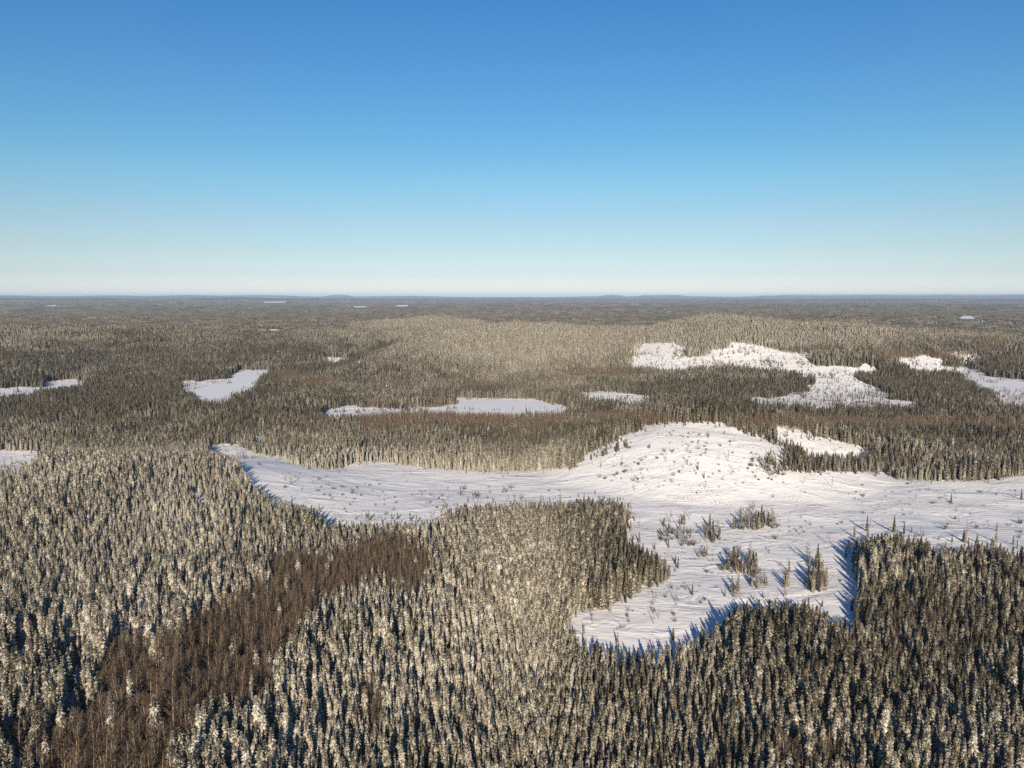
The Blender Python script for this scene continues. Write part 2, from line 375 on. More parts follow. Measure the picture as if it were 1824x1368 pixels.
def snow_material(name, base=(0.91, 0.88, 0.835), lake=False):
    m, nt, b = mat(name, 0.75, 0.25)
    geo = N(nt, "ShaderNodeNewGeometry")
    def noise(scale, rot, sx, sy, detail=4, dist=0.0):
        mp = N(nt, "ShaderNodeMapping"); mp.inputs["Rotation"].default_value = (0, 0, rot); mp.inputs["Scale"].default_value = (sx, sy, 1)
        nt.links.new(geo.outputs["Position"], mp.inputs["Vector"])
        n = N(nt, "ShaderNodeTexNoise"); n.inputs["Scale"].default_value = scale; n.inputs["Detail"].default_value = detail; n.inputs["Distortion"].default_value = dist
        nt.links.new(mp.outputs[0], n.inputs["Vector"]); return n.outputs["Fac"]
    if lake:
        n1 = noise(0.012, 0.3, 1, 1)
        nt.links.new(mixc(nt, n1, tuple(c * .90 for c in base), base), b.inputs["Base Color"])
        bp = N(nt, "ShaderNodeBump"); bp.inputs["Strength"].default_value = 0.3; bp.inputs["Distance"].default_value = 0.3
        nt.links.new(noise(0.2, 0.4, 1, .4), bp.inputs["Height"]); nt.links.new(bp.outputs[0], b.inputs["Normal"])
        return m
    w = noise(0.27, -0.42, 0.36, 1.0, 6, 2.2)          # wind ridges
    w2 = noise(0.055, -0.4, 0.55, 1.0, 3, 0.6)          # drifts
    w3 = noise(0.11, 0.1, 0.7, 1.0, 6, 0.6)            # hummocks over stumps
    hs = N(nt, "ShaderNodeMapRange"); hs.inputs[1].default_value = .56; hs.inputs[2].default_value = .72
    nt.links.new(w3, hs.inputs[0])
    h = math_(nt, 'MULTIPLY', w, math_(nt, 'MULTIPLY', noise(0.021, 0.7, 1, 1, 2), 1.35))
    h = math_(nt, 'ADD', h, math_(nt, 'MULTIPLY', w2, 4.0))
    h = math_(nt, 'ADD', h, math_(nt, 'MULTIPLY', hs.outputs[0], 0.85))
    bp = N(nt, "ShaderNodeBump"); bp.inputs["Strength"].default_value = 0.55; bp.inputs["Distance"].default_value = 1.0
    nt.links.new(h, bp.inputs["Height"]); nt.links.new(bp.outputs[0], b.inputs["Normal"])
    # twig litter and moss showing where the wind has thinned the snow
    lit = noise(0.8, 0.3, 1, 1, 7)
    lr = N(nt, "ShaderNodeMapRange"); lr.inputs[1].default_value = .565; lr.inputs[2].default_value = .63
    nt.links.new(lit, lr.inputs[0])
    pat = noise(0.03, 0.0, 1, 1, 3)
    pr = N(nt, "ShaderNodeMapRange"); pr.inputs[1].default_value = .45; pr.inputs[2].default_value = .65
    nt.links.new(pat, pr.inputs[0])
    c = mixc(nt, w2, tuple(x * .95 for x in base), base)
    c = mixc(nt, math_(nt, 'MULTIPLY', math_(nt, 'MULTIPLY', lr.outputs[0], pr.outputs[0]), 0.75), c, (0.24, 0.21, 0.19))
    # far beyond, the land is forest: canopy colour instead of snow
    fa = N(nt, "ShaderNodeAttribute", attribute_name="farwood")
    c3 = mixc(nt, noise(0.0016, 0, 0.5, 1.3, 8), (0.030, 0.032, 0.027), (0.085, 0.083, 0.074))
    c3 = mixc(nt, math_(nt, 'MULTIPLY', noise(0.02, 0, .5, 1, 6), 0.35), c3, (0.14, 0.135, 0.125))
    snowy = N(nt, "ShaderNodeMapRange"); snowy.inputs[1].default_value = .665; snowy.inputs[2].default_value = .70
    nt.links.new(noise(0.00032, .2, .35, 1.6, 7), snowy.inputs[0])
    c3 = mixc(nt, math_(nt, 'MULTIPLY', snowy.outputs[0], .7), c3, (0.5, 0.5, 0.52))
    nt.links.new(mixc(nt, fa.outputs["Fac"], c, c3), b.inputs["Base Color"])
    return m
M_SNOW = snow_material("wind_packed_snow")
M_LAKE = snow_material("lake_snow", (0.86, 0.85, 0.845), True)

# ------------------------------------------------------------------ mesh helpers
def mesh_from(name, V, Fc, mats, fm=None, frost=None):
    me = bpy.data.meshes.new(name)
    V = np.asarray(V, np.float32)
    k = [len(f) for f in Fc]
    me.vertices.add(len(V)); me.vertices.foreach_set("co", V.ravel())
    loops = np.fromiter((i for f in Fc for i in f), np.int32)
    me.loops.add(len(loops)); me.loops.foreach_set("vertex_index", loops)
    me.polygons.add(len(Fc))
    st = np.concatenate([[0], np.cumsum(k)[:-1]]).astype(np.int32)
    me.polygons.foreach_set("loop_start", st)
    for m_ in mats: me.materials.append(m_)
    if fm is not None: me.polygons.foreach_set("material_index", np.asarray(fm, np.int32))
    me.update(calc_edges=True); me.validate()
    if frost is not None:
        a = me.attributes.new("frost", 'FLOAT', 'POINT'); a.data.foreach_set("value", np.asarray(frost, np.float32))
    return me
def link(ob, parent=None):
    scene.collection.objects.link(ob)
    if parent: ob.parent = parent
    return ob

class B:      # small mesh collector
    def __init__(s): s.V, s.F, s.A, s.M = [], [], [], []
    def add(s, vs, fs, fr, mi=0):
        o = len(s.V); s.V += [tuple(v) for v in vs]; s.F += [tuple(o + i for i in f) for f in fs]
        s.A += (list(fr) if hasattr(fr, "__len__") else [fr] * len(vs)); s.M += [mi] * len(fs)
    def cone(s, p, q, r0, r1, n=5, fr=0.0, mi=0):
        p, q = Vector(p), Vector(q); d = (q - p).normalized()
        a = d.orthogonal().normalized(); b_ = d.cross(a)
        vs = []
        for c, r in ((p, r0), (q, r1)):
            for i in range(n):
                t = 2 * math.pi * i / n; vs.append(c + (a * math.cos(t) + b_ * math.sin(t)) * r)
        s.add(vs, [(i, (i + 1) % n, n + (i + 1) % n, n + i) for i in range(n)] + [tuple(range(n, 2 * n))], fr, mi)
    def build(s, name, mats): return mesh_from(name, s.V, s.F, mats, s.M, s.A)

def spruce(R_, frost, whorls, nb, crownmi=0, club=False, low=0.05):
    """crown of a narrow boreal spruce, 1 unit high"""
    b_ = B(); rad = 0.128 * R_.uniform(.85, 1.15)
    def prof(t):
        r = (1 - t) ** 0.60 * (0.72 + 0.28 * min(1, t * 6))
        if club: r *= 0.80 + 0.55 * math.exp(-((t - .80) / .10) ** 2)
        return rad * r + 0.006
    n = 7 if whorls > 14 else 5
    zs = [low + .03, .25, .5, .75, .985]
    vs = []
    for z in zs:
        t = (z - low) / (1 - low)
        for i in range(n):
            a = 2 * math.pi * i / n + z * 3
            vs.append((math.cos(a) * prof(t) * .50, math.sin(a) * prof(t) * .50, z))
    fs = []
    for k in range(len(zs) - 1):
        for i in range(n): fs.append((k * n + i, k * n + (i + 1) % n, (k + 1) * n + (i + 1) % n, (k + 1) * n + i))
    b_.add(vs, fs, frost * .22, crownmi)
    a0 = R_.uniform(0, 6)
    for k in range(whorls):
        t = (k + R_.uniform(-.3, .3)) / whorls; t = min(max(t, 0), .985)
        z = low + (1 - low) * t
        m_ = max(3, int(nb * (1 - .45 * t)))
        tuft = R_.uniform(.8, 1.15)
        for i in range(m_):
            a = a0 + k * 2.4 + 2 * math.pi * (i + R_.uniform(-.3, .3)) / m_
            L = prof(t) * tuft * R_.uniform(.70, 1.22)
            w = max(.008, L * R_.uniform(.18, .32))
            dr = L * R_.uniform(.12, .55) - (0.03 if t > .85 else 0)
            ca, sa = math.cos(a), math.sin(a)
            mx, tz = .62 * L, z - dr
            mz = z - dr * .38
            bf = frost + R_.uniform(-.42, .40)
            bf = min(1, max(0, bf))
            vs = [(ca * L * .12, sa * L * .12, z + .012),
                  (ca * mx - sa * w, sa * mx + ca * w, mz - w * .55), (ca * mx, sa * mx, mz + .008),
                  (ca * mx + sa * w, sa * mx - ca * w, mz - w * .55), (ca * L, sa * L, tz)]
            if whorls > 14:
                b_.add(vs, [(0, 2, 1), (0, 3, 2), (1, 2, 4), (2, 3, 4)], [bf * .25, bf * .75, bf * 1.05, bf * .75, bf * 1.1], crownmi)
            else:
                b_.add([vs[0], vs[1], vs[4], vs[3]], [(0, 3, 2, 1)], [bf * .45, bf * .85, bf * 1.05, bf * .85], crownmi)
    b_.cone((0, 0, .93), (0, 0, 1.0), .012, .002, 4, frost, crownmi)
    return b_

def trunk_b(b_, mi, top=.97):
    b_.cone((0, 0, -.05), (0, 0, top), .014, .003, 6, 0, mi)

R_ = random.Random(11)
LEVELS = [.20, .40, .58, .76]
crowns = []     # (mesh, level)
trunk_bm = B(); trunk_b(trunk_bm, 0); TRUNK = trunk_bm.build("trunk", [M_BARK])
proto = []      # prototypes for the forest, in alphabetical order
coll = bpy.data.collections.new("forest_kinds")
def add_proto(me):
    o = bpy.data.objects.new("kind_%03d" % len(proto), me); coll.objects.link(o); proto.append(o); return len(proto) - 1
NEAR, MIDL = {}, {}
for li, f in enumerate(LEVELS):
    for v in range(3):
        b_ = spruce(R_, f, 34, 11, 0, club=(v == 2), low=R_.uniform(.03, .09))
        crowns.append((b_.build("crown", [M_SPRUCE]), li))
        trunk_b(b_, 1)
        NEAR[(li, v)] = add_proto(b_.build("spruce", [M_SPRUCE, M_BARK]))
for li, f in enumerate(LEVELS):
    for v in range(3):
        b_ = spruce(R_, f, 12, 6, 0, club=(v == 2))
        MIDL[(li, v)] = add_proto(b_.build("spruce", [M_SPRUCE]))
# far patches of wood: many small trees in one clump mesh
def patch(size, sp, f, hh):
    b_ = B(); n = int(size / sp)
    for i in range(n):
        for j in range(n):
            x = (i + R_.random() - n / 2) * sp; y = (j + R_.random() - n / 2) * sp
            if math.hypot(x, y) > size * .56: continue
            h = hh * R_.uniform(.65, 1.25); r = max(h * .15, sp * .30) * R_.uniform(.8, 1.2)
            fr = min(1, max(0, f + R_.uniform(-.30, .30))); a = R_.uniform(0, 6)
            vs = [(x + math.cos(a + 1.2566 * k) * r, y + math.sin(a + 1.2566 * k) * r, -2) for k in range(5)]
            vs += [(x + math.cos(a + .6 + 1.2566 * k) * r * .62, y + math.sin(a + .6 + 1.2566 * k) * r * .62, h * .5) for k in range(5)] + [(x, y, h)]
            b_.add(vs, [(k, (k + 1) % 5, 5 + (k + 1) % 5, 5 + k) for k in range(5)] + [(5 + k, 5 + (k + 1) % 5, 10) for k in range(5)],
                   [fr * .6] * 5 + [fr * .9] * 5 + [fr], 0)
    return b_.build("wood", [M_SPRUCE])
PA, PB = {}, {}
for li, f in enumerate([.18, .34, .52, .74]):
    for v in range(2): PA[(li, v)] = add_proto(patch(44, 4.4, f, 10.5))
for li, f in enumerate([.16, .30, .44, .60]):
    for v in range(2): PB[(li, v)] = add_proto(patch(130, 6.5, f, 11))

def bare(R_, nbr, ntw, thick):
    """leafless aspen or birch, 1 unit high: thin pole, upswept branches, fine twigs"""
    p, q = B(), B()
    lean = Vector((R_.uniform(-.04, .04), R_.uniform(-.04, .04), 1))
    P = [Vector((0, 0, -.04)), lean * .45 + Vector((R_.uniform(-.015, .015), 0, 0)), lean * .97]
    p.cone(P[0], P[1], .0085 * thick, .006 * thick, 4); p.cone(P[1], P[2], .006 * thick, .001, 4)
    for k in range(nbr):
        t = R_.uniform(.22, .97)
        o = P[0].lerp(P[1], t / .45) if t < .45 else P[1].lerp(P[2], (t - .45) / .55)
        a = R_.uniform(0, 6.283); L = (.06 + .17 * (1 - t)) * R_.uniform(.7, 1.3)
        d = Vector((math.cos(a), math.sin(a), R_.uniform(.9, 2.2))).normalized()
        e = o + d * L
        q.cone(o, e, .0028 * thick, .001 * thick, 3, R_.uniform(0, .25))
        for _ in range(ntw):
            s = o.lerp(e, R_.uniform(.25, 1)); a2 = a + R_.uniform(-1.2, 1.2)
            d2 = Vector((math.cos(a2), math.sin(a2), R_.uniform(.6, 2.6))).normalized()
            e2 = s + d2 * L * R_.uniform(.35, .7); sd_ = d2.orthogonal().normalized() * .0022 * thick
            q.add([s - sd_, s + sd_, e2], [(0, 1, 2)], R_.uniform(0, .45))
    return p, q
bares = []; BN, BM = [], []
for v in range(4):
    p, q = bare(R_, 38, 7, 1.1)
    bares.append((p.build("trunk", [M_POLE]), q.build("crown", [M_TWIG])))
    c = B(); c.V, c.F, c.A, c.M = list(q.V), list(q.F), list(q.A), list(q.M)
    o = len(c.V); c.V += p.V; c.F += [tuple(o + i for i in f) for f in p.F]; c.A += p.A; c.M += [1] * len(p.F)
    BN.append(add_proto(c.build("bare", [M_TWIG, M_POLE])))
for v in range(3):
    p, q = bare(R_, 30, 5, 1.35)
    o = len(q.V); q.V += p.V; q.F += [tuple(o + i for i in f) for f in p.F]; q.A += p.A; q.M += [1] * len(p.F)
    BM.append(add_proto(q.build("bare", [M_TWIG, M_POLE])))

# ------------------------------------------------------------------ the setting: ground, lakes, track
azs = np.concatenate([np.arange(-180, -44, 4.0), np.linspace(-44, 44, 700), np.arange(48, 180, 4.0)])
rs = np.concatenate([[0.0, 20, 45, 70], np.geomspace(90, 2600, 820), np.geomspace(2640, 42000, 560)])
A_, R2 = np.meshgrid(np.radians(azs), rs[1:], indexing='ij')
gx, gy = np.sin(A_) * R2, np.cos(A_) * R2
gz = zt(gx.ravel(), gy.ravel()).reshape(gx.shape)
na, nr = gx.shape
V = np.concatenate([[[0, 0, float(zt(np.array([0.]), np.array([0.]))[0])]], np.stack([gx, gy, gz], -1).reshape(-1, 3)])
I = 1 + np.arange(na * nr).reshape(na, nr)
J = np.roll(I, -1, axis=0)
quads = np.stack([I[:, :-1], I[:, 1:], J[:, 1:], J[:, :-1]], -1).reshape(-1, 4)[:, ::-1]
me = bpy.data.meshes.new("ground")
tris = np.stack([np.zeros(na, int), I[:, 0], J[:, 0]], -1)[:, ::-1]
me.vertices.add(len(V)); me.vertices.foreach_set("co", V.astype(np.float32).ravel())
loops = np.concatenate([quads.ravel(), tris.ravel()]).astype(np.int32)
me.loops.add(len(loops)); me.loops.foreach_set("vertex_index", loops)
me.polygons.add(len(quads) + na)
me.polygons.foreach_set("loop_start", np.concatenate([np.arange(len(quads)) * 4, len(quads) * 4 + np.arange(na) * 3]).astype(np.int32))
me.materials.append(M_SNOW)
me.update(calc_edges=True)
me.polygons.foreach_set("use_smooth", np.ones(len(me.polygons), bool))
fa = me.attributes.new("farwood", 'FLOAT', 'POINT')
rv = np.hypot(V[:, 0], V[:, 1])
fa.data.foreach_set("value", (sstep(2500, 4500, rv) * (1 - .8 * sstep(128, 165, V[:, 2] + 14 * vnoise(V[:, 0] / 900, V[:, 1] / 900, 71)))).astype(np.float32))
g = link(bpy.data.objects.new("ground", me)); g["kind"] = "structure"

def sheet(name, P, z, m_):
    me = mesh_from(name, [(x, y, z) for x, y in P], [tuple(range(len(P)))], [m_])
    if me.polygons[0].normal.z < 0: me.flip_normals()
    o = link(bpy.data.objects.new(name, me)); o["kind"] = "structure"; return o
for P, lv in LAKES + FARL:
    # soften the drawn outline
    Q = P
    if lv == 0:
        for _ in range(2):
            Q = np.stack([Q * .75 + np.roll(Q, -1, 0) * .25, Q * .25 + np.roll(Q, -1, 0) * .75], 1).reshape(-1, 2)
    sheet("lake", Q, lv - (0.25 if lv == 0 else .3), M_LAKE)

M_TRACK = plain("packed_snow", (0.70, 0.70, 0.73), .06, .4)
def track(px, w, name):
    P = []
    for (u0, v0), (u1, v1) in zip(px[:-1], px[1:]):
        for k in range(8):
            q = hit(u0 + (u1 - u0) * k / 8, v0 + (v1 - v0) * k / 8)
            if q: P.append(q)
    P = np.array(P)
    for _ in range(3): P[1:-1] = (P[:-2] + P[1:-1] * 2 + P[2:]) / 4
    d = np.gradient(P[:, :2], axis=0); d /= np.linalg.norm(d, axis=1)[:, None] + 1e-9
    nrm = np.stack([-d[:, 1], d[:, 0]], 1)
    L = P[:, :2] + nrm * w; Rr = P[:, :2] - nrm * w
    vs = []
    for q in (L, Rr):
        zz = zt(q[:, 0], q[:, 1]) + .06
        vs.append(np.concatenate([q, zz[:, None]], 1))
    n = len(P); fs = [(i, i + 1, n + i + 1, n + i) for i in range(n - 1)]
    me = mesh_from(name, np.concatenate(vs), fs, [M_TRACK])
    if me.polygons[0].normal.z < 0: me.flip_normals()
    o = link(bpy.data.objects.new(name, me)); o["kind"] = "structure"
track([(560,858),(640,863),(720,860),(800,855),(880,857),(960,865),(1020,876),(1090,888),(1160,906)], .5, "path")
track([(1130,912),(1230,905),(1330,903),(1430,908),(1540,914),(1650,921),(1760,926),(1900,930)], .5, "path")

# ------------------------------------------------------------------ scatter the forest
def grid_pts(r0, r1, sp, azmax=41):
    n = int(r1 / sp) + 2
    xm = r1 * math.sin(math.radians(azmax))
    xs = np.arange(-xm, xm, sp); ys = np.arange(0, r1, sp)
    X, Y = np.meshgrid(xs, ys)
    X = X.ravel(); Y = Y.ravel()
    X = X + rng.uniform(-.5, .5, X.shape) * sp; Y = Y + rng.uniform(-.5, .5, Y.shape) * sp
    r = np.hypot(X, Y); az = np.degrees(np.arctan2(X, Y))
    k = (r > r0) & (r <= r1) & (np.abs(az) < azmax)
    return X[k], Y[k]

_g = [grid_pts(130, 430, 2.1, 58), grid_pts(430, 700, 2.4, 50), grid_pts(700, 1250, 2.75, 44), grid_pts(1250, 2100, 3.2)]
X = np.concatenate([q[0] for q in _g]); Y = np.concatenate([q[1] for q in _g])
Z = zt(X, Y)
# openings in the canopy
gap = vnoise(X / 7.5, Y / 7.5, 41) * .62 + vnoise(X / 17, Y / 17, 44) * .42 + vnoise(X / 60, Y / 60, 42) * .3
rr = np.hypot(X, Y)
u0_, v0_ = proj(X, Y, Z)
gthr = .72 + 0 * X
gthr += np.where((np.hypot((u0_ - 860) / 200, (v0_ - 1050) / 160) < 1), .12, 0)
gthr -= np.where((u0_ < 170) & (v0_ > 1100), .22, 0) + np.where((u0_ < 480) & (v0_ > 860), .06, 0) + np.where((u0_ > 1250) & (v0_ > 1080), .10, 0)
keep = gap < gthr
X, Y, Z, rr = X[keep], Y[keep], Z[keep], rr[keep]
hgt = 8.3 * (1 + .25 * vnoise(X / 45, Y / 45, 43) + .18 * vnoise(X / 160, Y / 160, 45)) * (.50 + .85 * rng.beta(2.2, 1.9, X.shape))
hgt *= np.where(rng.random(X.shape) < .05, 1.25, 1.0)
u_, v_ = proj(X, Y, Z + .55 * hgt)
hgt *= np.where((u_ < 560) & (v_ > 1000), 1.16, 1.0) * np.where((u_ < 330) & (v_ > 1090), 1.15, 1.0)
wide_ = np.where((u_ < 330) & (v_ > 1060), 1.15, 1.0)
hgt *= np.where((u_ > 1290) & (v_ > 970), 1.18, 1.0)
hgt *= 1 + .25 * sstep(900, 1300, rr)
rnd = rng.random(X.shape)
isb = brown_at(u_, v_, X, Y, rnd)
hgt = np.where(isb, hgt * .95, hgt)
k = ~on_snow(X, Y, Z - .2, hgt)
stray = np.zeros(X.shape)
for a, b, ru, rv, p in ((1300,632,190,24,.13),(1500,690,100,36,.22),(1560,700,60,14,.4),(1440,712,110,8,.3),(1520,708,60,9,.45),(340,684,28,6,.4),(392,677,24,3,.4),(1800,706,40,16,.35),(1640,643,50,7,.12),(690,728,110,3,.12),(1760,665,60,14,.04),(20,812,90,14,.06),(420,803,40,10,.25),(1090,706,70,7,.10),(1400,770,60,12,.25)):
    stray = np.maximum(stray, p * (((u_ - a) / ru) ** 2 + ((v_ - b) / rv) ** 2 < 1))
ub, vb = proj(X, Y, Z)
def _rim(uu, vv, d):
    o_ = np.zeros(uu.shape, bool)
    for a, b in ((d, 0), (-d, 0), (0, d * .5), (0, -d * .5), (d * .6, d * .4), (-d * .6, -d * .4)): o_ |= look(G_SNOW, uu + a, vv + b) != look(G_SNOW, uu, vv)
    return o_
dpx = np.clip(4200 / rr, 3, 12)
rimmed = _rim(ub, vb, dpx)
hgt = np.where(k & rimmed & (rng.random(X.shape) < .45), hgt * rng.uniform(.35, .8, X.shape), hgt)
near_stray = ~k & rimmed & (rng.random(X.shape) < .16)
stray = np.where((vnoise(X / 16, Y / 22, 46) > .42) & (stray > .03) & (rr > 700), np.maximum(stray, .6), stray)
stray = ((rng.random(X.shape) < stray) & (Y > 520)) | near_stray
hgt = np.where(stray & ~k, hgt * rng.uniform(.22, .6, X.shape), hgt)
isb = isb | (stray & ~k & (rng.random(X.shape) < .3))
k |= stray
X, Y, Z, rr, hgt, u_, v_, isb, rnd = (q[k] for q in (X, Y, Z, rr, hgt, u_, v_, isb, rnd))
creek = np.minimum(1, poly_dist([(470,672),(600,648),(700,612),(705,611),(601,651),(472,676)], u_, v_) / 9.0)
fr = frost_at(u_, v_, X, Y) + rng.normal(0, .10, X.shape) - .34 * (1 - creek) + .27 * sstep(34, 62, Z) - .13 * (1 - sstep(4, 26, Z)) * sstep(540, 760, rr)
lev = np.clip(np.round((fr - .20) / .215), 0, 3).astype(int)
var = rng.choice([0, 1, 2], X.shape, p=[.42, .42, .16])

# extra stems so that the brown stands are dense
def thicken(r0, r1, sp, hs):
    x, y = grid_pts(r0, r1, sp); z = zt(x, y)
    h = hs * rng.uniform(.6, 1.2, x.shape)
    u, v = proj(x, y, z + .55 * h)
    kk = brown_at(u, v, x, y, rng.random(x.shape)) & ~on_snow(x, y, z - .2, h)
    return x[kk], y[kk], z[kk], h[kk]
xb1, yb1, zb1, hb1 = thicken(150, 520, 1.15, 7.2)
xb2, yb2, zb2, hb2 = thicken(520, 1750, 2.0, 8.0)

idx = np.zeros(X.shape, int)
near = rr < 1e5
for li in range(4):
    for v in range(3):
        s = (lev == li) & (var == v)
        idx[s & near] = NEAR[(li, v)]; idx[s & ~near] = MIDL[(li, v)]
idx[isb & near] = rng.choice(BN, (isb & near).sum()); idx[isb & ~near] = rng.choice(BM, (isb & ~near).sum())
wid = rng.uniform(.85, 1.25, X.shape)

# how large each tree shows (for choosing the ones built one by one)
def shown(x, y, z, h, w):
    u, vt = proj(x, y, z + h); _, vb = proj(x, y, z)
    hw = w * F / np.hypot(x, y)
    vis = np.clip(vb, 0, 1368) - np.clip(vt, 0, 1368)
    inn = (u > -hw * .3) & (u < 1824 + hw * .3)
    return np.where(inn, np.maximum(vis, 0) * hw, 0)
sh = shown(X, Y, Z, hgt, .15 * hgt * wid)
spi = np.nonzero(~isb)[0]; spi = spi[np.argsort(-sh[spi])][:300]
# bare trees, both sets together
XB = np.concatenate([X[isb], xb1, xb2]); YB = np.concatenate([Y[isb], yb1, yb2]); ZB = np.concatenate([Z[isb], zb1, zb2])
HB = np.concatenate([hgt[isb], hb1, hb2]); RB = np.hypot(XB, YB)
IB = np.where(RB < 520, rng.choice(BN, XB.shape), rng.choice(BM, XB.shape))
shb = shown(XB, YB, ZB, HB, .12 * HB)
bri = np.argsort(-shb)[:215]

# far woods
def patches(r0, r1, sp, table, hh, sc, jit):
    x, y = grid_pts(r0, r1, sp, 42); z = zt(x, y)
    u, v = proj(x, y, z + hh * .6)
    kk = ~on_snow(x, y, z, hh, 0.3, (0, .5, 1.0))
    x, y, z, u, v = (q[kk] for q in (x, y, z, u, v))
    f = .06 + .32 * sstep(38, 55, z) * (np.hypot(x, y) < 3000) + (frost_at(u, v, x, y) - .46) * .25 + .22 * vnoise(x / 420, y / 260, 51) + .14 * vnoise(x / 1500, y / 700, 52)
    l = np.clip(np.round((f - .25) / .16 - .2), 0, 3).astype(int)
    i = np.zeros(x.shape, int); vv = rng.integers(0, 2, x.shape)
    for li in range(4):
        for q in range(2): i[(l == li) & (vv == q)] = table[(li, q)]
    return x, y, z, i, np.full(x.shape, sc)
fx1, fy1, fz1, fi1, _ = patches(2085, 6200, 37, PA, 10, 1, 1)
fx2, fy2, fz2, fi2, _ = patches(6100, 15000, 108, PB, 10, 1, 1)

def instancer(name, x, y, z, idx, sx, sz, rot, tilt=0.03):
    me = bpy.data.meshes.new(name)
    me.vertices.add(len(x)); me.vertices.foreach_set("co", np.stack([x, y, z], -1).astype(np.float32).ravel())
    a = me.attributes.new("pick", 'INT', 'POINT'); a.data.foreach_set("value", idx.astype(np.int32))
    a = me.attributes.new("size", 'FLOAT_VECTOR', 'POINT'); a.data.foreach_set("vector", np.stack([sx, sx, sz], -1).astype(np.float32).ravel())
    t = rng.normal(0, tilt, (len(x), 2))
    a = me.attributes.new("turn", 'FLOAT_VECTOR', 'POINT'); a.data.foreach_set("vector", np.stack([t[:, 0], t[:, 1], rot], -1).astype(np.float32).ravel())
    o = link(bpy.data.objects.new(name, me))
    ng = bpy.data.node_groups.new(name, 'GeometryNodeTree')
    ng.interface.new_socket("Geometry", in_out='INPUT', socket_type='NodeSocketGeometry')
    ng.interface.new_socket("Geometry", in_out='OUTPUT', socket_type='NodeSocketGeometry')
    gi, go = ng.nodes.new("NodeGroupInput"), ng.nodes.new("NodeGroupOutput")
    ci = ng.nodes.new("GeometryNodeCollectionInfo"); ci.inputs[0].default_value = coll
    ci.inputs["Separate Children"].default_value = True; ci.inputs["Reset Children"].default_value = True
    ip = ng.nodes.new("GeometryNodeInstanceOnPoints"); ip.inputs["Pick Instance"].default_value = True
    L = ng.links.new
    L(gi.outputs[0], ip.inputs["Points"]); L(ci.outputs[0], ip.inputs["Instance"])
    def att(nm, ty):
        n = ng.nodes.new("GeometryNodeInputNamedAttribute"); n.data_type = ty; n.inputs["Name"].default_value = nm; return n.outputs[0]
    L(att("pick", 'INT'), ip.inputs["Instance Index"])
    er = ng.nodes.new("FunctionNodeEulerToRotation"); L(att("turn", 'FLOAT_VECTOR'), er.inputs[0]); L(er.outputs[0], ip.inputs["Rotation"])
    L(att("size", 'FLOAT_VECTOR'), ip.inputs["Scale"])
    L(ip.outputs[0], go.inputs[0])
    md = o.modifiers.new("scatter", 'NODES'); md.node_group = ng
    return o

msk = ~isb; msk[spi] = False
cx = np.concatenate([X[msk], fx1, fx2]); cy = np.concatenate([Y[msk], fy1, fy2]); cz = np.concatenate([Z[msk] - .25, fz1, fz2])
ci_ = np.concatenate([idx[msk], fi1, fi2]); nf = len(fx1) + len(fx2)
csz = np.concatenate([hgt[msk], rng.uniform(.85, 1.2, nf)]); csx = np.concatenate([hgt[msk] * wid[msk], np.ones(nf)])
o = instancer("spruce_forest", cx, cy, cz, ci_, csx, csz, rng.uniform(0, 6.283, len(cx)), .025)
o["kind"] = "stuff"; o["label"] = "frosted spruce forest covering the valley and hills out to the horizon"; o["category"] = "forest"
mb = np.ones(len(XB), bool); mb[bri] = False
o = instancer("bare_woodland", XB[mb], YB[mb], ZB[mb] - .2, IB[mb], HB[mb] * 1.1, HB[mb], rng.uniform(0, 6.283, mb.sum()), .05)
o["kind"] = "stuff"; o["label"] = "dense brown leafless woodland in strips between the frosted spruces"; o["category"] = "woodland"
print("trees", msk.sum(), "patches", nf, "bare", mb.sum())

# ------------------------------------------------------------------ trees built one by one
COUNT = 0
def tree(name, parts, loc, h, w, rz, label, cat, group, tilt=(0, 0)):
    e = bpy.data.objects.new(name, None); scene.collection.objects.link(e)
    e.location = loc; e.scale = (h * w, h * w, h); e.rotation_euler = (tilt[0], tilt[1], rz)
    e.empty_display_size = .2
    e["label"] = label; e["category"] = cat; e["group"] = group
    for nm, me in parts:
        c = bpy.data.objects.new(nm, me); scene.collection.objects.link(c); c.parent = e
    return e

